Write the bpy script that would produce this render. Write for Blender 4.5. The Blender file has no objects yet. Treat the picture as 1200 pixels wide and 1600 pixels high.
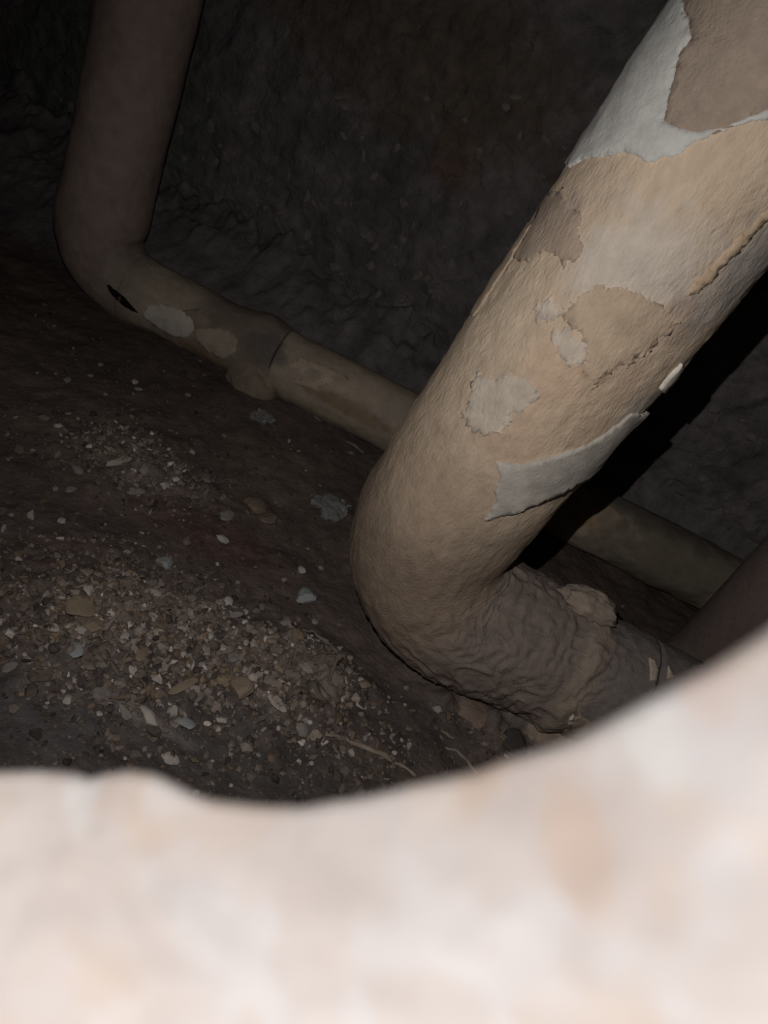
import bpy, math, random
import numpy as np
from mathutils import Vector, Matrix
from mathutils.geometry import delaunay_2d_cdt

# ------------------------------------------------------------------ camera
scene = bpy.context.scene
C = scene.collection
F = 1200.0                      # focal length in pixels of the 1200 x 1600 frame
CAM = np.array([0.0, 0.0, 0.55])
P, R = math.radians(32), math.radians(28)
fwd = np.array([0, math.cos(P), -math.sin(P)])
rt0 = np.array([1.0, 0, 0])
up0 = np.array([0, math.sin(P), math.cos(P)])
right = math.cos(R) * rt0 + math.sin(R) * up0
upv = -math.sin(R) * rt0 + math.cos(R) * up0
cd = bpy.data.cameras.new('camera')
cam = bpy.data.objects.new('camera', cd)
C.objects.link(cam)
m = Matrix((right, upv, -fwd)).transposed().to_4x4()
m.translation = Vector(CAM)
cam.matrix_world = m
cd.sensor_fit = 'AUTO'
cd.sensor_width = 36
cd.lens = 36 * F / 1600
cd.clip_start = 0.005
cd.dof.use_dof = True
cd.dof.focus_distance = 0.72
cd.dof.aperture_fstop = 27 / 1.6
scene.camera = cam

# ------------------------------------------------------------------ light
scene.view_settings.view_transform = 'Standard'
scene.view_settings.look = 'None'
scene.view_settings.gamma = 1
scene.view_settings.use_curve_mapping = False
scene.view_settings.exposure = 0.0
w = bpy.data.worlds.new('daylight')
scene.world = w
w.use_nodes = True
w.node_tree.nodes['Background'].inputs[0].default_value = (1.0, 0.982, 0.985, 1)
w.node_tree.nodes['Background'].inputs[1].default_value = 1.12
ld = bpy.data.lights.new('torch', 'SPOT')
torch = bpy.data.objects.new('torch', ld)
C.objects.link(torch)
torch.location = (-0.042, 0.0655, 0.556)
ld.energy = 7.6
ld.color = (1.0, 0.97, 0.93)
ld.spot_size = math.radians(135)
ld.spot_blend = 1.0
ld.shadow_soft_size = 0.002
TGT = Vector((0.10, 0.66, 0.24))
torch.rotation_euler = (TGT - torch.location).to_track_quat('-Z', 'Y').to_euler()

# ------------------------------------------------------------------ maths helpers
def ray(px, py):
    d = fwd + right * ((px - 600) / F) + upv * ((800 - py) / F)
    return d / np.linalg.norm(d)

def proj(p):
    q = np.asarray(p) - CAM
    t = q @ fwd
    return 600 + F * (q @ right) / t, 800 - F * (q @ upv) / t

def on_y(px, py, y):
    d = ray(px, py)
    return CAM + d * ((y - CAM[1]) / d[1])

def on_z(px, py, z=0.0):
    d = ray(px, py)
    return CAM + d * ((z - CAM[2]) / d[2])

def _hash(ix, iy, iz, seed):
    h = (ix * 374761393 + iy * 668265263 + iz * 2147483647 + seed * 974711) & 0xFFFFFFFF
    h = ((h ^ (h >> 13)) * 1274126177) & 0xFFFFFFFF
    h = ((h ^ (h >> 16)) * 2246822519) & 0xFFFFFFFF
    return ((h ^ (h >> 15)) & 0xFFFF) / 65535.0

def vnoise(p, seed=0):
    p = np.asarray(p, dtype=float)
    i = np.floor(p).astype(np.int64)
    f = p - i
    f = f * f * f * (f * (f * 6 - 15) + 10)
    out = 0
    for a in (0, 1):
        wx = f[..., 0] if a else 1 - f[..., 0]
        for b in (0, 1):
            wy = f[..., 1] if b else 1 - f[..., 1]
            for c in (0, 1):
                wz = f[..., 2] if c else 1 - f[..., 2]
                out = out + wx * wy * wz * _hash(i[..., 0] + a, i[..., 1] + b, i[..., 2] + c, seed)
    return out * 2 - 1

def fbm(p, freq, oct=4, seed=0, gain=0.5):
    p = np.asarray(p, dtype=float)
    s, a, n = 0, 1.0, 0
    for k in range(oct):
        s = s + a * vnoise(p * freq + 17.3 * k, seed + k)
        n += a
        a *= gain
        freq *= 2.03
    return s / n

def sstep(a, b, x):
    t = np.clip((x - a) / (b - a), 0, 1)
    return t * t * (3 - 2 * t)

def blend(cols, pts, spots, seed=3, wob=0.35):
    """colour spots: (centre, radius or (rx,ry,rz), colour, weight) with ragged borders"""
    n = fbm(pts, 60, 3, seed)
    for k, (c, r, col, wgt) in enumerate(spots):
        r = np.asarray(r if np.ndim(r) else (r, r, r), dtype=float)
        d = np.linalg.norm((pts - np.asarray(c)) / r, axis=-1) + wob * n
        m_ = (1 - sstep(0.55, 1.15, d)) * wgt
        cols = cols * (1 - m_[..., None]) + np.asarray(col) * m_[..., None]
    return cols

# ------------------------------------------------------------------ object helpers
def mesh_of(name, verts, faces, mats, cols=None, smooth=True):
    me = bpy.data.meshes.new(name)
    me.from_pydata([tuple(v) for v in verts], [], [tuple(f) for f in faces])
    for m_ in (mats if isinstance(mats, (list, tuple)) else [mats]):
        me.materials.append(m_)
    if cols is not None:
        a = me.color_attributes.new('Col', 'FLOAT_COLOR', 'POINT')
        c4 = np.ones((len(verts), 4), dtype=np.float32)
        c4[:, :3] = cols
        a.data.foreach_set('color', c4.ravel())
    me.polygons.foreach_set('use_smooth', [smooth] * len(me.polygons))
    me.update()
    return me

def obj(name, me, parent=None, loc=None, label=None, kind=None):
    o = bpy.data.objects.new(name, me)
    C.objects.link(o)
    if loc is not None:
        o.location = loc
    if parent:
        o.parent = parent
    if label:
        o['label'] = label
    if kind:
        o['kind'] = kind
    return o

def tag(o, label, cat, group=None, kind=None):
    o['label'] = label
    o['category'] = cat
    if group:
        o['group'] = group
    if kind:
        o['kind'] = kind
    return o

def thing(name, loc, label, cat, group=None):
    o = bpy.data.objects.new(name, None)
    C.objects.link(o)
    o.empty_display_size = 0.02
    o.location = loc
    return tag(o, label, cat, group)

def child(name, me, root, label=None, kind=None):
    """mesh built in world coordinates, parented to a root that only has a location"""
    o = obj(name, me, root, label=label, kind=kind)
    o.location = -Vector(root.location)
    return o

def quads(nu, nv, wrap_v=False):
    f = []
    vv = nv if wrap_v else nv - 1
    iu, iv = np.meshgrid(np.arange(nu - 1), np.arange(vv), indexing='ij')
    a = iu * nv + iv
    b = iu * nv + (iv + 1) % nv
    return np.stack([a, b, b + nv, a + nv], -1).reshape(-1, 4)

# ------------------------------------------------------------------ materials
def mat(name, rough=0.85, spec=0.3, var=0.25, vscale=60, bump=0.3, bscale=300, bdist=0.002,
        col=None, stretch=(1, 1, 1), flakes=0.0, flscale=220, flcol=(0.3, 0.27, 0.24), coat=0.0):
    M = bpy.data.materials.new(name)
    M.use_nodes = True
    nt = M.node_tree
    N, L = nt.nodes, nt.links
    bs = N['Principled BSDF']
    bs.inputs['Roughness'].default_value = rough
    bs.inputs['Specular IOR Level'].default_value = spec
    bs.inputs['Coat Weight'].default_value = coat
    bs.inputs['Coat Roughness'].default_value = 0.3
    tc = N.new('ShaderNodeTexCoord')
    mp = N.new('ShaderNodeMapping')
    mp.inputs['Scale'].default_value = stretch
    L.new(tc.outputs['Object'], mp.inputs['Vector'])
    if col is None:
        at = N.new('ShaderNodeAttribute')
        at.attribute_name = 'Col'
        src = at.outputs['Color']
    else:
        rgb = N.new('ShaderNodeRGB')
        rgb.outputs[0].default_value = (*col, 1)
        src = rgb.outputs[0]
    n1 = N.new('ShaderNodeTexNoise')
    n1.inputs['Scale'].default_value = vscale
    n1.inputs['Detail'].default_value = 6
    n1.inputs['Roughness'].default_value = 0.65
    L.new(mp.outputs[0], n1.inputs['Vector'])
    mr = N.new('ShaderNodeMapRange')
    mr.inputs['From Min'].default_value = 0.25
    mr.inputs['From Max'].default_value = 0.75
    mr.inputs['To Min'].default_value = 1 - var
    mr.inputs['To Max'].default_value = 1 + var
    L.new(n1.outputs['Fac'], mr.inputs['Value'])
    mx = N.new('ShaderNodeVectorMath')
    mx.operation = 'SCALE'
    L.new(src, mx.inputs[0])
    L.new(mr.outputs[0], mx.inputs['Scale'])
    out = mx.outputs[0]
    if flakes > 0:                      # grit: tiny pale grains too small to model
        vo = N.new('ShaderNodeTexVoronoi')
        vo.inputs['Scale'].default_value = flscale
        L.new(tc.outputs['Object'], vo.inputs['Vector'])
        n3 = N.new('ShaderNodeTexNoise')
        n3.inputs['Scale'].default_value = 18
        n3.inputs['Detail'].default_value = 4
        L.new(tc.outputs['Object'], n3.inputs['Vector'])
        sep = N.new('ShaderNodeSeparateColor')
        L.new(vo.outputs['Color'], sep.inputs[0])
        ad = N.new('ShaderNodeMath')
        ad.operation = 'MULTIPLY_ADD'
        L.new(n3.outputs['Fac'], ad.inputs[0])
        ad.inputs[1].default_value = 0.7
        L.new(sep.outputs[0], ad.inputs[2])
        st = N.new('ShaderNodeMapRange')
        st.inputs['From Min'].default_value = 1.12
        st.inputs['From Max'].default_value = 1.3
        st.inputs['To Max'].default_value = flakes
        L.new(ad.outputs[0], st.inputs['Value'])
        d = N.new('ShaderNodeMapRange')
        d.inputs['From Min'].default_value = 0.25
        d.inputs['From Max'].default_value = 0.45
        d.inputs['To Min'].default_value = 1
        d.inputs['To Max'].default_value = 0
        L.new(vo.outputs['Distance'], d.inputs['Value'])
        mu = N.new('ShaderNodeMath')
        mu.operation = 'MULTIPLY'
        L.new(st.outputs[0], mu.inputs[0])
        L.new(d.outputs[0], mu.inputs[1])
        mm = N.new('ShaderNodeMix')
        mm.data_type = 'RGBA'
        L.new(mu.outputs[0], mm.inputs['Factor'])
        L.new(out, mm.inputs['A'])
        mm.inputs['B'].default_value = (*flcol, 1)
        out = mm.outputs['Result']
    L.new(out, bs.inputs['Base Color'])
    n2 = N.new('ShaderNodeTexNoise')
    n2.inputs['Scale'].default_value = bscale
    n2.inputs['Detail'].default_value = 5
    n2.inputs['Roughness'].default_value = 0.6
    L.new(mp.outputs[0], n2.inputs['Vector'])
    bp = N.new('ShaderNodeBump')
    bp.inputs['Strength'].default_value = bump
    bp.inputs['Distance'].default_value = bdist
    L.new(n2.outputs['Fac'], bp.inputs['Height'])
    L.new(bp.outputs[0], bs.inputs['Normal'])
    return M

M_lag = mat('plaster_lagging', rough=0.9, spec=0.2, var=0.16, vscale=110, bump=0.75, bscale=380, bdist=0.0022, stretch=(1, 1, 0.5))
M_mud = mat('mud_coated_lagging', rough=0.8, spec=0.25, var=0.18, vscale=110, bump=0.75, bscale=380, bdist=0.0022)
M_white = mat('torn_white_paper', rough=0.9, spec=0.2, var=0.16, vscale=90, bump=0.6, bscale=320, bdist=0.0014)
M_old = mat('old_lagging', rough=0.9, spec=0.2, var=0.2, vscale=50, bump=0.5, bscale=180, bdist=0.002)
M_shade_iron = mat('gap_shade_iron', rough=0.7, spec=0.3, var=0.3, vscale=40, bump=0.3, col=(0.008, 0.007, 0.006))  # inner tube; its near-black colour stands in for shade inside slit and joints
M_floor = mat('damp_earth', rough=0.62, spec=0.35, var=0.3, vscale=45, bump=0.65, bscale=150, bdist=0.004, flakes=0.55, flscale=260, flcol=(0.16, 0.14, 0.125))
M_wall = mat('dark_rough_concrete', rough=0.8, spec=0.25, var=0.35, vscale=40, bump=1.0, bscale=70, bdist=0.008)
M_rim = mat('broken_plaster', rough=0.95, spec=0.1, var=0.05, vscale=60, bump=0.3, bscale=120, bdist=0.002)
M_plain = mat('sooty_plaster', rough=0.95, spec=0.1, var=0.3, vscale=20, bump=0.6, bscale=60, bdist=0.006, col=(0.05, 0.043, 0.038))
M_grit = mat('grit', rough=0.8, spec=0.3, var=0.25, vscale=200, bump=0.4, bscale=400)
M_film = mat('crumpled_film', rough=0.35, spec=0.5, var=0.3, vscale=90, bump=0.4, bscale=120, col=(0.19, 0.185, 0.18))

# ------------------------------------------------------------------ structure: floor
YB = 1.20                       # the back wall, at x = 0.2; it runs slightly askew
def wall_y(x):
    return YB - 0.17 * (x - 0.2)
Xl, Xr, YF = -1.15, 0.95, 0.07

mound = [(on_z(300, 1020), (0.17, 0.075, 1), 0.018), (on_z(130, 975), (0.06, 0.035, 1), 0.014),
         (on_z(480, 1060), (0.06, 0.05, 1), 0.012), (on_z(215, 720), (0.09, 0.06, 1), 0.008),
         (on_z(120, 1030), (0.12, 0.05, 1), 0.012), (on_z(800, 1130), (0.10, 0.05, 1), 0.016)]
def floor_h(x, y):
    p = np.stack([x, y, np.zeros_like(x)], -1)
    h = 0.010 * fbm(p, 5, 3, 11) + 0.005 * fbm(p, 28, 3, 12)
    rub = np.zeros_like(x)
    for c, r, a in mound:
        g = np.exp(-(((x - c[0]) / r[0]) ** 2 + ((y - c[1]) / r[1]) ** 2))
        h = h + a * g
        rub = np.maximum(rub, g)
    big = np.maximum(0, fbm(p, 55, 3, 15)) * 0.022
    h = h + rub * (big + 0.008 * fbm(p, 110, 3, 14))
    h = h + 0.0022 * np.maximum(0, fbm(p, 120, 2, 16))
    bank = sstep(1.09, wall_y(x) + 0.03, y)
    h = h + bank * (0.14 + 0.03 * fbm(p, 22, 3, 18) + 0.02 * np.maximum(0, fbm(p, 60, 2, 19)))            # earth banked against the wall
    return h - 0.004, rub

nx, ny = 640, 330
gx = np.linspace(Xl, Xr, nx)
ty = np.linspace(0, 1, ny)
gy = YF + (wall_y(Xl) + 0.02 - YF) * (0.75 * ty + 0.25 * ty ** 2)
X, Y = np.meshgrid(gx, gy, indexing='ij')
H, RUB = floor_h(X, Y)
pts = np.stack([X, Y, H], -1).reshape(-1, 3)
rub = RUB.reshape(-1)
base = np.empty_like(pts)
base[:] = (0.100, 0.075, 0.065)
nn = fbm(pts * (1, 1, 0), 9, 3, 21)
base *= (1 + 0.35 * nn)[:, None]
rr = np.clip(rub * (0.55 + 0.9 * fbm(pts, 45, 3, 22)), 0, 1)
base = base * (1 - rr[:, None]) + np.array((0.150, 0.120, 0.103)) * rr[:, None]
fl_spots = [(on_z(420, 1215), (0.22, 0.075, 1), (0.055, 0.047, 0.044), 0.85), (on_z(80, 1170), (0.14, 0.05, 1), (0.055, 0.048, 0.046), 0.7), (on_z(620, 1130), (0.08, 0.06, 1), (0.052, 0.043, 0.040), 0.7),  # darker floor patches towards the plaster rim
            (on_z(330, 835), (0.10, 0.045, 1), (0.095, 0.055, 0.047), 0.7),
            (on_z(60, 800), (0.12, 0.09, 1), (0.10, 0.072, 0.069), 0.6),
            (on_z(430, 730), (0.08, 0.07, 1), (0.14, 0.11, 0.087), 0.7),
            (on_z(120, 975), (0.035, 0.03, 1), (0.17, 0.125, 0.09), 0.5),
            (on_z(500, 1090), (0.015, 0.02, 1), (0.16, 0.12, 0.07), 0.8),
            (on_z(205, 1005), (0.03, 0.012, 1), (0.24, 0.21, 0.19), 0.5),
            (on_z(220, 1125), (0.05, 0.007, 1), (0.20, 0.18, 0.17), 0.6),
            (on_z(60, 1120), (0.06, 0.04, 1), (0.09, 0.088, 0.095), 0.4)]
bk = sstep(1.07, 1.14, pts[:, 1])[:, None]
base = base * (1 - bk) + np.array((0.115, 0.104, 0.103)) * (1 + 0.4 * fbm(pts, 30, 3, 23))[:, None] * bk
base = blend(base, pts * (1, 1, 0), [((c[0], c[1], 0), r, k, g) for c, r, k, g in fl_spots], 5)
base = np.clip(base, 0.004, 1)
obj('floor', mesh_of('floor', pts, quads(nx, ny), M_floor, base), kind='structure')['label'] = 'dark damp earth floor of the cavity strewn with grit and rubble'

def fz(x, y):
    return float(floor_h(np.array([x]), np.array([y]))[0][0])

def on_floor(px, py):
    z = 0.0
    for _ in range(6):
        p = on_z(px, py, z)
        z = fz(p[0], p[1])
    return on_z(px, py, z)

# ------------------------------------------------------------------ structure: walls, ceiling
ZT = 1.0
nx, nz = 420, 220
gx = np.linspace(Xl, Xr, nx)
gz = np.linspace(-0.03, ZT, nz)
X, Z = np.meshgrid(gx, gz, indexing='ij')
q = np.stack([X, wall_y(X), Z], -1)
lump = 1 - np.abs(fbm(q, 24, 3, 31))
Yw = wall_y(X) - 0.014 * (lump - 0.6) - 0.010 * fbm(q, 6, 2, 32) - 0.004 * np.maximum(0, fbm(q, 60, 2, 33))
pts = np.stack([X, Yw, Z], -1).reshape(-1, 3)
col = np.empty_like(pts)
col[:] = (0.118, 0.106, 0.106)
col *= (1 + 0.5 * fbm(pts, 22, 4, 34))[:, None]
wall_spots = [(on_y(700, 250, YB), (0.05, 1, 0.05), (0.13, 0.075, 0.055), 0.6),
              (on_y(60, 200, YB), (0.25, 1, 0.3), (0.085, 0.10, 0.075), 0.7),
              (on_y(640, 80, YB), (0.3, 1, 0.12), (0.098, 0.072, 0.050), 0.7),
              (on_y(1060, 720, YB), (0.02, 1, 0.06), (0.15, 0.14, 0.135), 0.5),
              (on_y(1130, 800, YB), (0.012, 1, 0.08), (0.15, 0.135, 0.12), 0.5),
              (on_y(305, 250, YB), (0.012, 1, 0.016), (0.2, 0.17, 0.16), 0.6)]
col = np.clip(blend(col, pts, wall_spots, 6), 0.004, 1)
wall_back = obj('wall_back', mesh_of('wall_back', pts, quads(nx, nz), M_wall, col), kind='structure')
wall_back['label'] = 'dark lumpy concrete wall behind the rear pipe'

def slab(name, lo, hi, label):
    x0, y0, z0 = lo
    x1, y1, z1 = hi
    n = 24
    # a bumpy slab: six gridded faces
    V, Fc = [], []
    def face(o, u, v):
        b = len(V)
        for i in range(n):
            for j in range(n):
                p = np.array(o) + np.array(u) * i / (n - 1) + np.array(v) * j / (n - 1)
                V.append(p)
        for f in quads(n, n):
            Fc.append([b + k for k in f])
    dx, dy, dz = x1 - x0, y1 - y0, z1 - z0
    face(lo, (dx, 0, 0), (0, dy, 0)); face((x0, y0, z1), (0, dy, 0), (dx, 0, 0))
    face(lo, (0, 0, dz), (dx, 0, 0)); face((x0, y1, z0), (dx, 0, 0), (0, 0, dz))
    face(lo, (0, dy, 0), (0, 0, dz)); face((x1, y0, z0), (0, 0, dz), (0, dy, 0))
    o = obj(name, mesh_of(name, V, Fc, M_plain), kind='structure')
    o['label'] = label
    return o
slab('wall_left', (Xl - 0.08, 0.03, -0.05), (Xl + 0.004, wall_y(Xl) + 0.06, ZT + 0.05), 'sooty side wall of the cavity at the left')
slab('wall_right', (Xr - 0.004, 0.03, -0.05), (Xr + 0.08, wall_y(Xl) + 0.06, ZT + 0.05), 'sooty side wall of the cavity at the right')
slab('ceiling', (Xl - 0.08, 0.03, ZT - 0.004), (Xr + 0.08, wall_y(Xl) + 0.06, ZT + 0.08), 'sooty slab closing the cavity above the pipes')

# front wall with the broken hole the view goes through
rim_px = [(-60, 1208), (0, 1205), (60, 1204), (110, 1207), (142, 1216), (170, 1208), (205, 1204), (245, 1210), (280, 1228), (310, 1244),
          (350, 1252), (400, 1258), (470, 1260), (530, 1250), (580, 1243), (640, 1228), (700, 1215), (750, 1205), (790, 1188), (860, 1168),
          (905, 1150), (960, 1122), (1010, 1095), (1060, 1068), (1105, 1046), (1150, 1018), (1200, 985), (1250, 945)]
KR = 0.45                       # the hole is an arm's-width break right in front of the lens
YR = 0.10 * KR
con = [tuple(on_y(px, py, YR)[[0, 2]]) for px, py in rim_px]
con += [(KR * x, 0.55 + KR * (z - 0.55)) for x, z in [(0.082, 0.545), (0.10, 0.59), (0.098, 0.64), (0.07, 0.685), (0.01, 0.71), (-0.06, 0.712), (-0.13, 0.69), (-0.185, 0.64),
        (-0.21, 0.57), (-0.20, 0.49), (-0.165, 0.425), (-0.12, 0.39), (-0.085, 0.378)]]
con = np.array(con)
# resample finely
seg = np.vstack([con, con[:1]])
dl = np.r_[0, np.cumsum(np.linalg.norm(np.diff(seg, axis=0), axis=1))]
NC = 520
s_ = np.linspace(0, dl[-1], NC, endpoint=False)
cx, cz = np.interp(s_, dl, seg[:, 0]), np.interp(s_, dl, seg[:, 1])
ctr = np.array([-0.05 * KR, 0.55])
vx, vz = cx - ctr[0], cz - ctr[1]
ln = np.hypot(vx, vz)
ux, uz = vx / ln, vz / ln
def to_rect(k):
    X0, X1, Z0, Z1 = Xl - 0.08, Xr + 0.08, -0.05, ZT + 0.08
    tx = np.where(ux > 0, (X1 - ctr[0]) / np.where(np.abs(ux) < 1e-6, 1e-6, ux), (X0 - ctr[0]) / np.where(np.abs(ux) < 1e-6, 1e-6, ux))
    tz = np.where(uz > 0, (Z1 - ctr[1]) / np.where(np.abs(uz) < 1e-6, 1e-6, uz), (Z0 - ctr[1]) / np.where(np.abs(uz) < 1e-6, 1e-6, uz))
    return np.minimum(tx, tz)
rect = to_rect(0)
ws = np.r_[np.linspace(0, 0.03, 22)[1:], np.linspace(0.03, 0.14, 46)[1:]]
rows = []
def ring(wd, y, amp):
    wd, y = wd * KR, y * KR
    px_, pz_ = cx + ux * wd, cz + uz * wd
    p = np.stack([px_, np.full(NC, y), pz_], -1)
    n = 0.6 * KR * (0.006 * fbm(p / KR, 30, 4, 41) + 0.0025 * fbm(p / KR, 110, 3, 42))
    p[:, 1] += amp * n
    return p
# back side, from the outside in
def outer(y):
    return np.stack([ctr[0] + ux * rect, np.full(NC, y * KR), ctr[1] + uz * rect], -1)
rows.append(outer(0.135))
for wd, y in ((0.12, 0.135), (0.07, 0.133), (0.05, 0.124), (0.03, 0.114), (0.014, 0.106), (0.006, 0.102)):
    rows.append(ring(wd, y, 0.3 if wd > 0.02 else 0.1))
rows.append(ring(0.0, 0.10, 0.05))
for wd in ws:
    y = 0.10 - 0.05 * (1 - math.exp(-wd / 0.03))
    rows.append(ring(wd, y, min(1, wd / 0.012)))
rows.append(ring(0.19, 0.05, 1))
rows.append(outer(0.05))
pts = np.array(rows)                        # rings x NC
nr = len(rows)
P3 = pts.reshape(-1, 3)
col = np.empty_like(P3)
col[:] = (0.80, 0.715, 0.665)
n1 = fbm(P3 / KR, 45, 4, 43)
col = col + 0.08 * np.clip(n1, -1, 1)[:, None] * np.array((1.0, 1.15, 1.25))
tan_ = 0.7 * sstep(0.12, 0.5, fbm(P3 / KR, 60, 3, 44))
col = col * (1 - 0.5 * tan_[:, None]) + 0.5 * tan_[:, None] * np.array((0.80, 0.62, 0.48))
whi = 0.7 * sstep(0.2, 0.55, fbm(P3 / KR, 75, 2, 47))
col = col * (1 - 0.7 * whi[:, None]) + 0.7 * whi[:, None] * np.array((0.90, 0.87, 0.86))
def rim_pt(px, py):
    return on_y(px, py, KR * (0.10 - 0.045 * min(1, max(0, (py - 1230) / 250))))
rim_spots = [(rim_pt(px, py), (rx * KR / 9000, KR, rz * KR / 9000), k, g) for px, py, rx, rz, k, g in [
    (735, 1360, 35, 120, (0.78, 0.58, 0.44), 0.55), (770, 1470, 40, 110, (0.78, 0.60, 0.47), 0.5), (905, 1260, 60, 60, (0.78, 0.58, 0.45), 0.5), (300, 1320, 50, 40, (0.80, 0.62, 0.46), 0.5),
    (60, 1420, 60, 50, (0.80, 0.64, 0.50), 0.5), (1165, 1470, 50, 50, (0.80, 0.61, 0.50), 0.5), (50, 1560, 70, 60, (0.78, 0.62, 0.50), 0.5), (380, 1540, 110, 60, (0.86, 0.70, 0.56), 0.5),
    (1040, 1555, 60, 50, (0.93, 0.90, 0.86), 0.7), (55, 1340, 55, 45, (0.93, 0.90, 0.87), 0.6), (200, 1330, 70, 50, (0.92, 0.88, 0.86), 0.5), (840, 1480, 70, 60, (0.76, 0.73, 0.72), 0.4), (640, 1300, 60, 60, (0.86, 0.72, 0.60), 0.4)]]
col = blend(col, P3 * (1, 0, 1), [((c[0], 0, c[2]), r, k, g) for c, r, k, g in rim_spots], 9, 0.4)
col = np.clip(col, 0.02, 0.93)
wall_front = obj('wall_front', mesh_of('wall_front', P3, quads(nr, NC, True), M_rim, col), kind='structure')
wall_front['label'] = 'pale broken plaster wall with a ragged hole, close to the viewer'

# ------------------------------------------------------------------ pipes
class Tube:
    """L shaped pipe: straight, bend, straight; surface by (s, theta)."""
    def __init__(self, pts, bend, radii, disp):
        pts = [np.array(p, float) for p in pts]
        path = [pts[0]]
        for a, b, c in zip(pts, pts[1:], pts[2:]):
            t1, t2 = (a - b) / np.linalg.norm(a - b), (c - b) / np.linalg.norm(c - b)
            ang = math.acos(np.clip(t1 @ t2, -1, 1))
            cut = bend / math.tan(ang / 2)
            A, B = b + t1 * cut, b + t2 * cut
            bis = (t1 + t2) / np.linalg.norm(t1 + t2)
            O = b + bis * (bend / math.sin(ang / 2))
            va, vb = A - O, B - O
            tot = math.pi - ang
            for k in range(33):
                f = k / 32
                v = (math.sin((1 - f) * tot) * va + math.sin(f * tot) * vb) / math.sin(tot)
                path.append(O + v)
        path.append(pts[-1])
        path = np.array(path)
        d = np.r_[0, np.cumsum(np.linalg.norm(np.diff(path, axis=0), axis=1))]
        self.L = d[-1]
        self.S = np.linspace(0, self.L, 1200)
        self.Cc = np.stack([np.interp(self.S, d, path[:, k]) for k in range(3)], -1)
        T = np.gradient(self.Cc, self.S, axis=0)
        # smooth tangents a little
        ker = np.ones(15) / 15
        T = np.stack([np.convolve(np.pad(T[:, k], 7, mode='edge'), ker, 'valid') for k in range(3)], -1)
        self.T = T / np.linalg.norm(T, axis=1)[:, None]
        n = np.array([0, 1.0, 0]) - self.T * self.T[:, 1:2]
        self.N = n / np.linalg.norm(n, axis=1)[:, None]
        self.B = np.cross(self.T, self.N)
        self.radii = radii
        self.disp = disp
    def r(self, s):
        return np.interp(s, [k[0] for k in self.radii], [k[1] for k in self.radii])
    def frame(self, s):
        def ip(A):
            return np.stack([np.interp(s, self.S, A[:, k]) for k in range(3)], -1)
        return ip(self.Cc), ip(self.T), ip(self.N), ip(self.B)
    def surf(self, s, th, off=0.0):
        s, th = np.asarray(s, float), np.asarray(th, float)
        c, t, n, b = self.frame(s)
        d = np.cos(th)[..., None] * n + np.sin(th)[..., None] * b
        r = self.r(s)
        p0 = c + d * r[..., None]
        return c + d * (r + self.disp(p0, s, th) + off)[..., None]
    def s_at(self, px, py):
        """arc length whose centre-line point projects nearest the pixel"""
        pr = np.array([proj(c) for c in self.Cc])
        return self.S[np.argmin(np.hypot(pr[:, 0] - px, pr[:, 1] - py))]
    def sth(self, px, py):
        """(s, theta) of the surface point seen at a pixel; wraps past the outline for pixels beside the pipe"""
        d = ray(px, py)
        q = self.Cc - CAM
        dist = np.linalg.norm(q - (q @ d)[:, None] * d, axis=1)
        k = int(np.argmin(dist - self.r(self.S)))
        k = int(np.argmin(dist))
        c, t = self.Cc[k], self.T[k]
        s0 = self.S[k]
        n = np.cross(d, t)
        sa = np.linalg.norm(n)
        n = n / sa                                   # across the pipe as seen
        x = -((c - CAM) @ n)
        r = float(self.r(s0))
        toward = np.cross(n, t)                      # perpendicular to the axis
        if toward @ (CAM - c) < 0:
            toward = -toward
        f = x / r
        phi = math.asin(f) if abs(f) <= 1 else math.copysign(math.pi / 2 + (abs(f) - 1) * 1.3, f)
        v = n * math.sin(phi) + toward * math.cos(phi)
        depth = r * math.cos(phi) if abs(f) <= 1 else 0
        ca = d @ t
        s1 = s0 - depth * ca / sa
        _, _, N_, B_ = self.frame(np.array(s1))
        return s1, math.atan2(v @ B_, v @ N_)
    def mesh(self, name, s0, s1, mats, colf, ds=0.0035, nt=220, off=0.0, caps=False, drop=None):
        ns = max(4, int((s1 - s0) / ds))
        S, TH = np.meshgrid(np.linspace(s0, s1, ns), np.linspace(0, 2 * math.pi, nt, endpoint=False), indexing='ij')
        p = self.surf(S, TH, off)
        q = quads(ns, nt, True)
        if drop is not None:
            keep = ~drop(S, TH).reshape(-1)
            q = q[keep[q].all(1)]
        V = p.reshape(-1, 3)
        cols = colf(V, S.reshape(-1), TH.reshape(-1))
        faces = [tuple(f) for f in q]
        if caps:                                     # hollow end lips folded inwards
            b = len(V)
            extra = []
            for row in (0, ns - 1):
                c = self.frame(np.array(S[row, 0]))[0]
                extra.append(c + (p[row] - c) * 0.72)
            V = np.vstack([V] + extra)
            cols = np.vstack([cols, cols[:nt] * 0.8, cols[-nt:] * 0.8])
            for j in range(nt):
                k = (j + 1) % nt
                if drop is None or (keep[j] and keep[k]):
                    faces.append((j, b + j, b + k, k))
                o = (ns - 1) * nt
                faces.append((o + k, b + nt + k, b + nt + j, o + j))
        return mesh_of(name, V, faces, mats, cols)
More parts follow.
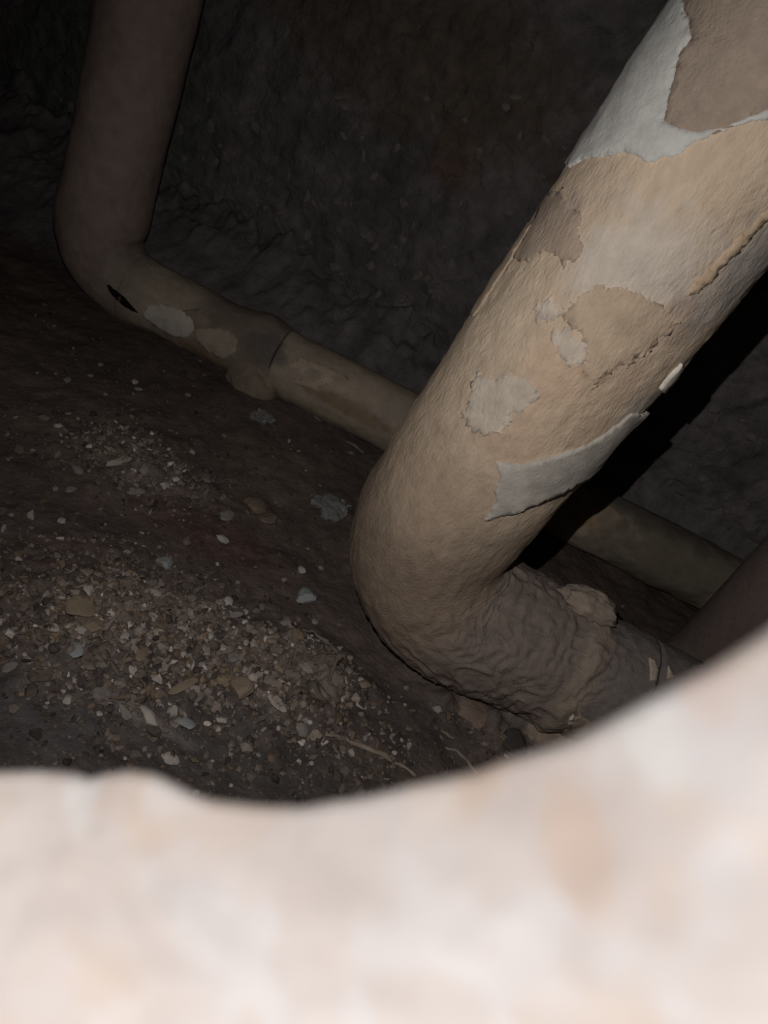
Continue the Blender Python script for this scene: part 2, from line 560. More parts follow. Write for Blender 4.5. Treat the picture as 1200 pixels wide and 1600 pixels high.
    def patch(self, name, poly, thick, mats, colf, step=0.0045, jag=0.0022, lift=None, seed=0):
        """a torn sheet lying on the pipe: outline given as seen, turned into (s, arc) on the surface"""
        st = [self.sth(*p) for p in poly]
        th0 = st[0][1]
        R0 = float(np.mean([self.r(s) for s, _ in st]))
        pl = []
        for s, t in st:
            while t - th0 > math.pi: t -= 2 * math.pi
            while t - th0 < -math.pi: t += 2 * math.pi
            pl.append((s, t * R0))
        pl = np.array(pl)
        nxt = np.roll(pl, -1, axis=0)
        out = []
        for a, b in zip(pl, nxt):
            n = max(1, int(np.linalg.norm(b - a) / 0.0012))
            for k in range(n):
                out.append(a + (b - a) * k / n)
        out = np.array(out)
        jag = jag * 0.7
        j3 = np.c_[out, np.full(len(out), seed * 3.7)]
        out = out + jag * np.stack([fbm(j3, 150, 4, 51, 0.8), fbm(j3, 150, 4, 52, 0.8)], -1) * 2
        lo, hi = out.min(0), out.max(0)
        g = np.stack(np.meshgrid(np.arange(lo[0], hi[0], step), np.arange(lo[1], hi[1], step), indexing='ij'), -1).reshape(-1, 2)
        g = g + step * 0.3 * np.stack([vnoise(np.c_[g * 900, g[:, :1] * 0], 5), vnoise(np.c_[g * 900, g[:, :1] * 0], 6)], -1)
        # keep the grid points that lie inside, away from the border
        ins = np.zeros(len(g), bool)
        x, y = g[:, 0], g[:, 1]
        a, b = out, np.roll(out, -1, axis=0)
        dmin = np.full(len(g), 9.0)
        for (x1, y1), (x2, y2) in zip(a, b):
            cnd = ((y1 > y) != (y2 > y))
            with np.errstate(divide='ignore', invalid='ignore'):
                xi = (x2 - x1) * (y - y1) / (y2 - y1 + 1e-15) + x1
            ins ^= cnd & (x < xi)
            dmin = np.minimum(dmin, np.hypot(x - x1, y - y1))
        g = g[ins & (dmin > step * 0.45)]
        nb = len(out)
        vs = [Vector(v) for v in np.vstack([out, g])]
        ed = [(i, (i + 1) % nb) for i in range(nb)]
        v2, e2, f2, ov, oe, of = delaunay_2d_cdt(vs, ed, [list(range(nb))], 1, 1e-6)
        v2 = np.array([tuple(v) for v in v2])
        bd = np.min(np.hypot(v2[:, None, 0] - out[None, :, 0], v2[:, None, 1] - out[None, :, 1]), axis=1)
        off = np.full(len(v2), thick) + 0.0006 * fbm(np.c_[v2, v2[:, :1] * 0], 80, 3, 55)
        if lift:
            off = off + lift * (1 - sstep(0, 0.012, bd)) * np.clip(0.3 + fbm(np.c_[v2, v2[:, :1] * 0], 30, 2, 57 + seed), 0, 1)
        top = self.surf(v2[:, 0], v2[:, 1] / R0, off)
        bot = self.surf(v2[:, 0], v2[:, 1] / R0, off - thick - 0.002)
        nV = len(v2)
        cnt = {}
        for f in f2:
            for i in range(len(f)):
                e = (f[i], f[(i + 1) % len(f)])
                cnt[tuple(sorted(e))] = cnt.get(tuple(sorted(e)), []) + [e]
        faces = [tuple(f) for f in f2]
        for k, e in cnt.items():
            if len(e) == 1:
                i, j = e[0]
                faces.append((j, i, nV + i, nV + j))
        V = np.vstack([top, bot])
        # outward orientation
        c = self.frame(v2[f2[0][0]][0:1])[0][0]
        a0, a1, a2 = (top[k] for k in f2[0][:3])
        if np.cross(a1 - a0, a2 - a0) @ (a0 - c) < 0:
            faces = [tuple(reversed(f)) for f in faces]
        cols = colf(V)
        return mesh_of(name, V, faces, mats, cols)

def flat(c, n=0.1, f=60, seed=61):
    c = np.array(c)
    def fn(V, *a):
        return np.clip(c * (1 + n * fbm(V, f, 3, seed))[:, None], 0.003, 0.95)
    return fn

# ---- the large pipe -------------------------------------------------------
AX, AY, AZ = 0.042, 0.648, 0.077
def main_disp(p, s, th):
    d = 0.0020 * fbm(p, 16, 3, 71) + 0.0010 * fbm(p, 130, 3, 72)
    el = sstep(sE0 - 0.05, sE0 + 0.08, s)
    d = d + el * (0.0013 * fbm(p * (1, 1, 0.5), 110, 3, 73) + 0.0006 * (1 - np.abs(fbm(p, 45, 2, 74))) - 0.0004)
    wr = sstep(sE1 - 0.10, sE1, s) * (1 - sstep(sCol, sCol + 0.05, s))   # wrinkles before the collar
    d = d + wr * 0.0022 * (1 - 2 * np.abs(vnoise(np.stack([s * 130 + 3 * vnoise(p * 30, 77), th * 5.0, s * 0], -1), 75)))
    d = d + 0.007 * np.exp(-((s - sCol) / 0.011) ** 2) * (0.8 + 0.5 * vnoise(p * 40, 76))   # collar ridge
    return d
sE0 = sE1 = sCol = 9.0
main = Tube([(0.130, 0.640, 0.999), (AX, AY, AZ), (Xr - 0.003, AY + 0.055, AZ)], 0.088,
            [(0, 0.084), (0.3, 0.084), (0.76, 0.082), (0.90, 0.079), (1.0, 0.074), (1.08, 0.067), (3, 0.067)], main_disp)
bend_len = 0.088 * math.pi / 2
sE0 = 0.999 - AZ - 0.088
sE1 = sE0 + bend_len
sCol = main.s_at(890, 1022)
sGap = main.s_at(985, 1062)

def main_col(V, s, th):
    A = np.array((0.50, 0.39, 0.292))
    E = np.array((0.24, 0.18, 0.135))
    Hc = np.array((0.188, 0.15, 0.13))
    c = np.tile(A, (len(V), 1))
    c *= (1 + 0.14 * fbm(V, 12, 4, 81))[:, None]
    k = sstep(sE0 - 0.11, sE0 + 0.01, s + 0.025 * fbm(V, 22, 3, 82))[:, None]
    c = c * (1 - k) + E * k
    k = sstep(sE1 - 0.085, sE1 - 0.005, s + 0.02 * fbm(V, 22, 3, 83))[:, None]
    c = c * (1 - k) + Hc * k
    k = sstep(sCol - 0.018, sCol - 0.006, s)[:, None] * (1 - sstep(sCol + 0.010, sCol + 0.016, s))[:, None]
    c = c * (1 - k) + np.array((0.245, 0.198, 0.158)) * k
    k = sstep(sCol + 0.014, sCol + 0.03, s)[:, None]
    c = c * (1 - k) + np.array((0.165, 0.142, 0.13)) * k
    sp = []
    for px, py, r, col, wg in [
        (890, 330, 0.014, (0.33, 0.25, 0.22), 0.7), (870, 355, 0.010, (0.22, 0.16, 0.14), 0.5),
        (1000, 420, 0.05, (0.51, 0.445, 0.385), 0.8), (950, 420, 0.040, (0.51, 0.445, 0.385), 0.7),
        (760, 490, 0.050, (0.55, 0.44, 0.33), 0.5), (880, 570, 0.030, (0.52, 0.38, 0.27), 0.6),
        (960, 560, 0.028, (0.43, 0.30, 0.23), 0.5), (920, 580, 0.010, (0.27, 0.13, 0.09), 0.7), (940, 590, 0.007, (0.26, 0.13, 0.09), 0.6),
        (1060, 500, 0.020, (0.35, 0.25, 0.20), 0.6), (900, 640, 0.05, (0.50, 0.37, 0.27), 0.6), (790, 700, 0.03, (0.47, 0.34, 0.25), 0.6),
        (1170, 430, 0.032, (0.33, 0.29, 0.265), 0.85), (1120, 480, 0.025, (0.34, 0.30, 0.27), 0.7), (1000, 640, 0.025, (0.38, 0.34, 0.31), 0.6),
        (1200, 380, 0.025, (0.33, 0.29, 0.265), 0.8),
        (660, 760, 0.06, (0.37, 0.28, 0.205), 0.6), (930, 545, 0.02, (0.53, 0.44, 0.36), 0.5)]:
        sp.append((main.surf(*map(np.array, main.sth(px, py))), r, col, wg))
    c = blend(c, V, sp, 7, 0.5)
    return np.clip(c, 0.01, 0.9)

big = thing('lagged_pipe', (AX, AY, 0.0), 'thick beige lagged pipe with torn white patches, elbowing along the floor', 'pipe')
child('vertical_run', main.mesh('vertical_run', 0.0, sE0 + 0.0005, M_lag, main_col, nt=300, ds=0.003), big)
child('elbow', main.mesh('elbow', sE0, sE1 + 0.0005, M_mud, main_col, nt=300, ds=0.0025), big, 'brown mud coated elbow')
child('horizontal_run', main.mesh('horizontal_run', sE1, sGap - 0.002, M_mud, main_col, nt=260, ds=0.0022, caps=True), big, 'dark wrinkled stretch with a pale collar ridge')
child('end_section', main.mesh('end_section', sGap + 0.002, main.L, M_mud, main_col, nt=160, ds=0.005, caps=True, off=-0.001), big, 'dark grey stretch beyond the joint')
child('inner_pipe', main.mesh('inner_pipe', sGap - 0.05, sGap + 0.05, M_shade_iron, flat((0.01, 0.009, 0.008)), nt=64, ds=0.01, off=-0.014), big, 'iron pipe in the joint gap, coloured black for the shade there')

child('bare_section', main.patch('bare_section', [(1056, -120), (1066, 0), (1078, 28), (1082, 60), (1062, 90), (1052, 130), (1044, 160), (1037, 192), (1058, 206), (1088, 216), (1118, 210), (1150, 196),
      (1200, 180), (1300, 146), (1420, 60), (1420, -120)], 0.0014, M_mud, flat((0.30, 0.235, 0.187), 0.08), step=0.006, jag=0.001, seed=13), big, 'smooth bare tan section at the top')
child('scuffed_patch', main.patch('scuffed_patch', [(880, 298), (905, 328), (908, 380), (885, 422), (870, 405), (840, 402), (816, 412), (802, 396), (830, 350), (850, 310)], 0.0007, M_lag,
      flat((0.36, 0.28, 0.22), 0.15), jag=0.006, seed=14), big, 'darker tan worn patch')
child('scuffed_patch', main.patch('scuffed_patch', [(885, 490), (905, 464), (950, 442), (990, 455), (1040, 480), (1062, 503), (1000, 560), (930, 602), (912, 570), (918, 535), (895, 512)], 0.0007, M_lag,
      flat((0.45, 0.345, 0.255), 0.2), jag=0.007, seed=15), big, 'tan worn patch')
WH = (0.46, 0.45, 0.43)
child('torn_paper', main.patch('torn_paper', [(1030, -60), (1062, -60), (1066, 0), (1078, 28), (1082, 60), (1062, 90), (1052, 130), (1044, 160), (1037, 188), (1058, 200), (1088, 208),
      (1118, 205), (1150, 190), (1200, 172), (1300, 140), (1300, 152), (1205, 186), (1170, 192), (1140, 200), (1105, 214), (1072, 226), (1066, 240), (1040, 246), (1012, 253),
      (998, 243), (975, 239), (950, 242), (915, 247), (895, 262), (870, 250), (900, 200), (960, 110)], 0.0022, M_white, flat(WH, 0.12), lift=0.0, seed=1), big, 'white torn paper layer around the bare tan top')
child('torn_paper', main.patch('torn_paper', [(776, 722), (800, 726), (830, 722), (880, 708), (920, 695), (955, 672), (985, 645), (1010, 640), (985, 685), (930, 735), (890, 762), (850, 783),
      (805, 800), (757, 810), (765, 797), (775, 784), (772, 765), (781, 746)], 0.0018, M_white, flat((0.41, 0.375, 0.335), 0.12), lift=0.002, seed=2), big, 'whitish torn flap above the elbow')
child('scuffed_patch', main.patch('scuffed_patch', [(748, 578), (770, 594), (800, 588), (836, 602), (838, 622), (800, 650), (782, 676), (760, 682), (738, 670), (722, 652), (735, 625)], 0.0008, M_lag,
      flat((0.52, 0.445, 0.37), 0.25), jag=0.006, seed=3), big, 'pale scuffed patch')
child('scuffed_patch', main.patch('scuffed_patch', [(868, 512), (895, 515), (915, 535), (912, 560), (893, 574), (878, 552), (862, 530)], 0.0008, M_lag,
      flat((0.52, 0.445, 0.37), 0.25), jag=0.006, seed=4), big, 'pale scuffed patch')
child('scuffed_patch', main.patch('scuffed_patch', [(832, 480), (856, 470), (880, 482), (872, 500), (848, 505), (834, 498)], 0.0008, M_lag,
      flat((0.52, 0.445, 0.37), 0.25), jag=0.006, seed=5), big, 'pale scuffed patch')
child('torn_strip', main.patch('torn_strip', [(1215, 310), (1180, 350), (1140, 388), (1105, 425), (1080, 448), (1074, 462), (1090, 460), (1115, 437), (1150, 400), (1185, 362), (1222, 325)], 0.0006, M_white,
      flat((0.45, 0.335, 0.235), 0.2), jag=0.0025, seed=6), big, 'orange brown torn edge along the right side')
child('loose_flake', main.patch('loose_flake', [(1028, 606), (1045, 585), (1062, 566), (1066, 572), (1050, 594), (1034, 612)], 0.0025, M_white, flat((0.62, 0.57, 0.50), 0.1), jag=0.001, seed=7), big, 'curled pale flake')
child('wall_side_strip', main.patch('wall_side_strip', [(820, 345), (800, 380), (770, 430), (735, 490), (742, 496), (778, 440), (806, 396), (832, 352)], 0.001, M_lag,
      flat((0.47, 0.36, 0.27), 0.12), jag=0.002, seed=8), big)
big.children[-1].name = 'torn_edge'
for poly, sd in (([(1013, 1028), (1022, 1030), (1030, 1045), (1026, 1062), (1016, 1064)], 9), ([(1044, 1040), (1050, 1048), (1054, 1058), (1043, 1061)], 10)):
    child('paint_flake', main.patch('paint_flake', poly, 0.0012, M_white, flat((0.40, 0.33, 0.27), 0.1), step=0.003, jag=0.0006, seed=sd), big, 'pale flake')
child('paint_flake', main.patch('paint_flake', [(890, 1120), (908, 1115), (922, 1128), (918, 1148), (895, 1158), (878, 1150)], 0.0015, M_white, flat((0.26, 0.20, 0.155), 0.1), step=0.003, jag=0.001, seed=11), big)
child('paint_flake', main.patch('paint_flake', [(888, 1115), (896, 1113), (895, 1128), (887, 1130)], 0.003, M_white, flat((0.45, 0.40, 0.36), 0.1), step=0.003, jag=0.0005, seed=12), big, 'small white flake')

def lump_mesh(name, c, r, seed, colf, mats, sub=26, amp=0.28, freq=None):
    u = np.linspace(0, math.pi, sub)
    v = np.linspace(0, 2 * math.pi, sub * 2, endpoint=False)
    U, W = np.meshgrid(u, v, indexing='ij')
    d = np.stack([np.sin(U) * np.cos(W), np.sin(U) * np.sin(W), np.cos(U)], -1)
    k = 1 + amp * fbm(d, freq or 1.6, 4, seed) + 0.3 * amp * fbm(d, 6, 3, seed + 5)
    p = (np.array(c) + d * np.array(r) * k[..., None]).reshape(-1, 3)
    return mesh_of(name, p, quads(sub, sub * 2, True), mats, colf(p))

c1 = main.surf(*map(np.array, main.sth(850, 925)))
c1 = main.surf(np.array(sCol - 0.012), np.array(main.sth(845, 925)[1]), 0.002)
child('plaster_lump', lump_mesh('plaster_lump', c1 + np.array((-0.006, 0.012, 0.004)), (0.030, 0.020, 0.014), 91, flat((0.235, 0.19, 0.155), 0.3, 90), M_white, 36, 0.4), big, 'pale lump of plaster at the collar')
c2 = on_floor(848, 1140)
child('plaster_lump', lump_mesh('plaster_lump', (c2[0] + 0.005, c2[1] + 0.01, 0.012), (0.032, 0.030, 0.030), 92, flat((0.24, 0.185, 0.145), 0.2, 60), M_mud, 36, 0.3), big, 'brown plaster blob below the collar')
c3 = on_floor(752, 1128)
child('plaster_skirt', lump_mesh('plaster_skirt', (c3[0] + 0.004, c3[1] + 0.012, 0.004), (0.036, 0.022, 0.010), 93, flat((0.19, 0.14, 0.11), 0.25, 60), M_mud, 30, 0.3), big, 'brown crust between elbow and floor')

# ---- the rear pipe --------------------------------------------------------
YP = 1.062
slit = None
def rear_disp(p, s, th):
    d = 0.003 * fbm(p, 12, 3, 101) + 0.0012 * fbm(p, 70, 3, 102)
    d = d + 0.004 * np.exp(-((s - s2) / 0.05) ** 2)
    d = d + 0.010 * np.exp(-((s - (sSeam - 0.035)) / 0.03) ** 2) * sstep(-0.2, 0.7, vnoise(p * 14, 104))
    e = sstep(sSeam + 0.55, sSeam + 0.95, s)
    return d + e * 0.008 * fbm(p, 30, 3, 103)
s2 = sSeam = 9.0
rear = Tube([(-0.572, YP, 0.999), (-0.567, YP - 0.008, 0.034), (0.52, YP, 0.056)], 0.072,
            [(0, 0.066), (0.55, 0.063), (0.87, 0.063), (0.97, 0.056), (1.06, 0.049), (3, 0.047)], rear_disp)
s2 = 0.999 - 0.034 - 0.072
sSeam = rear.s_at(440, 556)
s_end = rear.s_at(1150, 915)
rs1 = s2 + 0.072 * math.pi / 2
def rear_col(V, s, th):
    A = np.array((0.215, 0.163, 0.142))
    B = np.array((0.30, 0.245, 0.19))
    c = np.tile(A, (len(V), 1)) * (1 + 0.2 * fbm(V, 14, 4, 111))[:, None]
    k = sstep(rs1 - 0.03, rs1 + 0.05, s + 0.03 * fbm(V, 20, 3, 112))[:, None]
    c = c * (1 - k) + B * k
    k = sstep(sSeam - 0.16, sSeam - 0.10, s)[:, None] * (1 - sstep(sSeam - 0.004, sSeam, s))[:, None]
    c = c * (1 - k) + np.array((0.17, 0.135, 0.11)) * k
    sp = []
    for px, py, r, col, wg in [(540, 635, (0.09, 0.03, 0.012), (0.19, 0.135, 0.085), 0.8), (330, 560, (0.09, 0.03, 0.014), (0.20, 0.13, 0.085), 0.8),
                               (560, 600, (0.06, 0.04, 0.02), (0.36, 0.29, 0.22), 0.7), (410, 545, (0.04, 0.04, 0.02), (0.11, 0.095, 0.085), 0.8),
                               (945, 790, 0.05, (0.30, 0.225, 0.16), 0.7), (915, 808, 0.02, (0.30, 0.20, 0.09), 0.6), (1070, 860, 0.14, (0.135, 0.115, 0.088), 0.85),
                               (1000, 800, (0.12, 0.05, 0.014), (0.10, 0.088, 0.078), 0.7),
                               (200, 440, 0.05, (0.22, 0.18, 0.15), 0.6), (150, 60, 0.05, (0.17, 0.125, 0.11), 0.5)]:
        sp.append((rear.surf(*map(np.array, rear.sth(px, py))), r, col, wg))
    return np.clip(blend(c, V, sp, 8, 0.5), 0.01, 0.9)
# the slit in the elbow
sa, sb = rear.sth(170, 448), rear.sth(212, 488)
def slit_drop(S, TH):
    def wrap(t):
        return (t - sa[1] + math.pi) % (2 * math.pi) - math.pi
    a, b = np.array((sa[0], 0.0)), np.array((sb[0], wrap(sb[1]) * 0.06))
    q = np.stack([S, wrap(TH) * 0.06], -1)
    t = np.clip(((q - a) @ (b - a)) / ((b - a) @ (b - a)), 0, 1)
    d = np.linalg.norm(q - a - t[..., None] * (b - a), axis=-1)
    return d < 0.0055 * 4 * t * (1 - t) + 0.0006
rp = thing('rear_pipe', (-0.567, YP, 0.0), 'thinner dusty lagged pipe turning along the foot of the back wall', 'pipe')
child('vertical_run', rear.mesh('vertical_run', 0, s2 + 0.0005, M_old, rear_col, nt=140, ds=0.005), rp)
child('elbow', rear.mesh('elbow', s2, rs1 + 0.0005, M_old, rear_col, nt=260, ds=0.0018, drop=slit_drop), rp, 'elbow with a dark open slit')
child('horizontal_run', rear.mesh('horizontal_run', rs1, sSeam - 0.002, M_old, rear_col, nt=260, ds=0.0022, caps=True, drop=slit_drop), rp, 'lagging with patched tape up to the joint')
child('end_section', rear.mesh('end_section', sSeam + 0.002, s_end, M_old, rear_col, nt=140, ds=0.004, caps=True, off=0.001), rp, 'paler lagging beyond the joint')
child('inner_pipe', rear.mesh('inner_pipe', s2 - 0.1, s_end - 0.02, M_shade_iron, flat((0.01, 0.009, 0.008)), nt=40, ds=0.02, off=-0.016), rp, 'iron pipe under the lagging, coloured black for slit and joint shade')
child('tape_patch', rear.patch('tape_patch', [(228, 478), (250, 475), (282, 484), (300, 502), (304, 515), (288, 530), (262, 524), (238, 508), (222, 494)], 0.0012, M_white, flat((0.42, 0.38, 0.33), 0.12), jag=0.003, seed=20), rp, 'whitish tape patch')
child('tape_patch', rear.patch('tape_patch', [(305, 515), (330, 512), (358, 518), (372, 532), (368, 550), (350, 560), (325, 548), (308, 532)], 0.0014, M_white, flat((0.31, 0.255, 0.20), 0.15), jag=0.003, seed=21), rp, 'tan tape patch')
child('tape_patch', rear.patch('tape_patch', [(280, 486), (312, 482), (332, 500), (330, 512), (305, 513), (290, 500)], 0.001, M_white, flat((0.20, 0.155, 0.13), 0.15), jag=0.003, seed=22), rp)
child('tape_patch', rear.patch('tape_patch', [(452, 568), (475, 560), (520, 578), (560, 602), (560, 622), (520, 618), (470, 602), (450, 596)], 0.001, M_white, flat((0.37, 0.30, 0.23), 0.15), jag=0.003, seed=23), rp, 'pale cloth patch right of the joint')
kn = on_y(396, 598, YP - 0.042)
child('plaster_knob', lump_mesh('plaster_knob', kn, (0.041, 0.036, 0.037), 94, flat((0.20, 0.155, 0.12), 0.25, 45), M_old, 34, 0.2), rp, 'rounded brown lump under the joint')

# ---- third pipe at the right ---------------------------------------------
def side_disp(p, s, th):
    return 0.001 * fbm(p, 14, 3, 121) + 0.0004 * fbm(p, 80, 2, 122) + 0.006 * np.exp(-((s - 0.975) / 0.02) ** 2)
q3 = on_y(1060, 1000, 0.86)
xs = q3[0] + 0.058
side = Tube([(xs, 0.86, 0.999), (xs, 0.86, 0.5), (xs + 0.0001, 0.86, -0.006)], 0.001, [(0, 0.058), (3, 0.058)], side_disp)
sp_ = obj('standing_pipe', side.mesh('standing_pipe', 0, side.L, M_mud, flat((0.15, 0.112, 0.102), 0.15, 12), nt=90, ds=0.006))
tag(sp_, 'smooth pinkish brown upright pipe at the right, mostly behind the pale wall', 'pipe')

# ------------------------------------------------------------------ stones
rng = random.Random(7)
COLS = {'pale': (0.40, 0.355, 0.32), 'brown': (0.18, 0.135, 0.105), 'grey': (0.23, 0.205, 0.19), 'dark': (0.06, 0.05, 0.045),
        'ochre': (0.24, 0.185, 0.135), 'blue': (0.29, 0.30, 0.30), 'rust': (0.10, 0.05, 0.035)}
def stone_mesh(kind, seed, flat_=0.6, sub=2):
    import bmesh
    bm = bmesh.new()
    bmesh.ops.create_icosphere(bm, subdivisions=sub, radius=1.0)
    d = np.array([v.co[:] for v in bm.verts])
    # facets: cut by a few random planes, then roughen
    rs = np.random.RandomState(seed)
    r = np.full(len(d), 1.0)
    for _ in range(7):
        n = rs.normal(size=3); n /= np.linalg.norm(n)
        k = rs.uniform(0.55, 0.85)
        pr = d @ n
        r = np.where(pr > 0, np.minimum(r, k / np.maximum(pr, 1e-3)), r)
    r = r * (1 + 0.10 * fbm(d, 2.5, 3, seed))
    p = d * r[:, None]
    p[:, 2] *= flat_
    faces = [[v.index for v in f.verts] for f in bm.faces]
    bm.free()
    c = np.array(COLS[kind])
    return mesh_of('stone_' + kind, p, faces, M_grit, np.clip(c * (1 + 0.25 * fbm(p, 2.0, 3, seed + 3))[:, None], 0.005, 0.9), smooth=False)
bank = {}
def get_stone(kind, v, sub=2):
    k = (kind, v, sub)
    if k not in bank:
        bank[k] = stone_mesh(kind, 200 + v * 13 + len(bank), 0.5 + 0.3 * (v % 3) / 2, sub)
    return bank[k]
def ppm(p):
    return F / ((np.asarray(p) - CAM) @ fwd)
def stone(px, py, wpx, hpx, kind, label, group=None, cat='stone', name='stone', sub=2, tilt=0.0, sink=0.35):
    p = on_floor(px, py)
    k = ppm(p)
    a, b = wpx / k / 2 * 1.15, hpx / k / 2 * 1.25
    me = get_stone(kind, rng.randrange(5), sub)
    o = bpy.data.objects.new(name, me)
    C.objects.link(o)
    h = min(a, b) * 0.8
    o.scale = (a, b, h)
    o.rotation_euler = (rng.uniform(-.25, .25), rng.uniform(-.25, .25), -R + math.radians(tilt) + rng.uniform(-.15, .15) * 0)
    o.location = (p[0], p[1], p[2] + h * 0.55 * (1 - sink))
    tag(o, label, cat, group)
    return o

special = [
    (475, 935, 30, 34, 'blue', 'rounded blue grey stone alone on the dark earth left of the elbow', 0),
    (347, 845, 24, 16, 'pale', 'small pale oblong stone in the reddish earth patch', 15),
    (393, 792, 42, 42, 'brown', 'brown earth clod, larger of the touching pair near the reddish patch', 0),
    (419, 813, 26, 26, 'brown', 'small rounded brown clod touching the larger clod', 0),
    (353, 808, 20, 24, 'grey', 'grey stone just above the small pale oblong stone', 0),
    (208, 770, 16, 34, 'grey', 'pointed slim grey stone below the pale upright splinter', -20),
    (204, 752, 14, 13, 'grey', 'round pebble right above the pointed slim grey stone', 0),
    (221, 735, 36, 24, 'grey', 'lumpy grey stone right of the pale upright splinter', 10),
    (183, 724, 14, 44, 'pale', 'pale upright splinter standing in the earth at the left', 5),
    (120, 735, 22, 14, 'grey', 'flat grey stone left of the pale upright splinter', 10),
    (110, 767, 14, 18, 'grey', 'dull pebble below the flat grey stone at the left', 0),
    (97, 815, 14, 14, 'pale', 'pale pebble at the far left above the rubble', 0),
    (257, 882, 30, 24, 'blue', 'bluish stone chip above the rubble patch', 20),
    (470, 892, 16, 12, 'pale', 'tiny pale pebble above the rounded blue grey stone', 0),
    (243, 928, 20, 12, 'pale', 'flat pale chip at the upper edge of the rubble', 0),
    (357, 942, 17, 17, 'pale', 'round pale pebble at the upper right of the rubble', 0),
    (368, 962, 12, 22, 'grey', 'slim grey chip under the round pale pebble', -15),
    (320, 950, 22, 34, 'brown', 'slanting brown stone in the upper middle of the rubble', -30),
    (125, 955, 46, 36, 'ochre', 'ochre clod on the top left of the rubble mound', 10),
    (150, 980, 34, 30, 'ochre', 'second ochre clod, lower right of the first one', 40),
    (120, 985, 42, 16, 'pale', 'curved white chunk below the ochre clods', 35),
    (115, 1018, 28, 22, 'blue', 'bluish white chunk at the left of the rubble', 0),
    (222, 1025, 18, 36, 'ochre', 'ochre upper piece leaning on the pale oblong in the rubble', 35),
    (205, 1048, 24, 18, 'pale', 'pale oblong at the foot of the leaning ochre piece', 35),
    (138, 1056, 24, 10, 'pale', 'little white stick shaped chip in the left rubble', 10),
    (14, 1045, 20, 24, 'grey', 'grey stone at the left edge of the rubble', 0),
    (105, 1095, 18, 14, 'pale', 'pale wedge at the lower left of the rubble', -25),
    (155, 1085, 40, 26, 'grey', 'broad grey stone along the lower rubble edge', 0),
    (285, 1075, 18, 46, 'ochre', 'long upright tan stone in the lower middle rubble', 0),
    (307, 1090, 18, 22, 'grey', 'grey stone right of the long upright tan stone', 0),
    (375, 1080, 40, 34, 'ochre', 'tan crumbly clod at the lower right of the rubble', 0),
    (395, 1060, 14, 14, 'pale', 'round white pebble over the tan crumbly clod', 0),
    (352, 1065, 26, 26, 'ochre', 'tan clod left of the round white pebble', 0),
    (430, 1100, 48, 20, 'pale', 'pale broken slab at the right foot of the rubble', -10),
    (383, 1005, 14, 12, 'pale', 'angular pale chip in the right half of the rubble', 0),
    (365, 1030, 22, 30, 'grey', 'grey stone in the right half of the rubble', 0),
    (285, 1130, 36, 22, 'blue', 'bluish white broken chunk in front of the rubble', 20),
    (232, 1122, 40, 18, 'pale', 'pale grey slab left of the bluish broken chunk', 5),
    (195, 1115, 34, 12, 'grey', 'thin grey slab end left of the pale grey slab', 5),
    (265, 1188, 30, 22, 'pale', 'pale stone close to the plaster rim', 0),
    (340, 1140, 10, 10, 'pale', 'white pebble right of the bluish broken chunk', 0),
    (470, 1142, 24, 18, 'grey', 'grey stone below the sheet', 0),
    (545, 1030, 10, 12, 'grey', 'pebble on the bare earth right of the torn sheet', 0),
    (803, 1163, 44, 40, 'dark', 'round dark lump added for a shaded hollow under the big pipe', 0),  # lump added in place of a dark cavity in the plaster crust
    (918, 845, 10, 9, 'pale', 'single pale pebble on the earth right of the big pipe', 0),
    (1082, 938, 10, 10, 'grey', 'single pebble on the earth by the standing pipe', 0),
    (105, 595, 10, 10, 'grey', 'pebble at the wall foot left of the rear elbow', 0),
    (210, 598, 12, 12, 'pale', 'pale pebble on the earth below the rear elbow', 0),
]
for (px, py, wp, hp, kd, lb, tl) in special:
    stone(px, py, wp, hp, kd, lb, tilt=tl, sub=3 if wp > 24 else 2)

# countable small stones that nothing tells apart, by zone and colour
zones = [
    ('rubble', 90, lambda: (rng.gauss(300, 130), rng.gauss(1020, 50)), ('pale', 'grey', 'brown', 'ochre', 'grey'), (9, 22), (950, 1110)),
    ('front', 60, lambda: (rng.uniform(0, 640), rng.uniform(1105, 1230)), ('grey', 'brown', 'dark', 'grey', 'pale'), (7, 14), (1105, 1235)),
    ('left', 60, lambda: (rng.uniform(0, 330), rng.uniform(560, 920)), ('grey', 'brown', 'dark', 'grey'), (7, 15), (540, 930)),
    ('middle', 26, lambda: (rng.uniform(330, 560), rng.uniform(680, 930)), ('brown', 'grey', 'dark'), (6, 12), (670, 940)),
    ('right', 20, lambda: (rng.uniform(540, 740), rng.uniform(1060, 1200)), ('brown', 'grey', 'grey'), (6, 12), (1040, 1210)),
]
words = {'rubble': ('in the rubble heap at the lower left', 'stones in the rubble heap'),
         'front': ('on the dark earth between rubble and plaster rim', 'stones between rubble and rim'),
         'left': ('on the dark earth at the left below the rear pipe', 'stones on the left earth'),
         'middle': ('on the bare earth between rear pipe and big elbow', 'stones on the bare middle earth'),
         'right': ('on the earth under the big elbow near the rim', 'stones under the big elbow')}
cw = {'pale': 'pale', 'grey': 'grey', 'brown': 'brown', 'ochre': 'ochre', 'dark': 'blackish'}
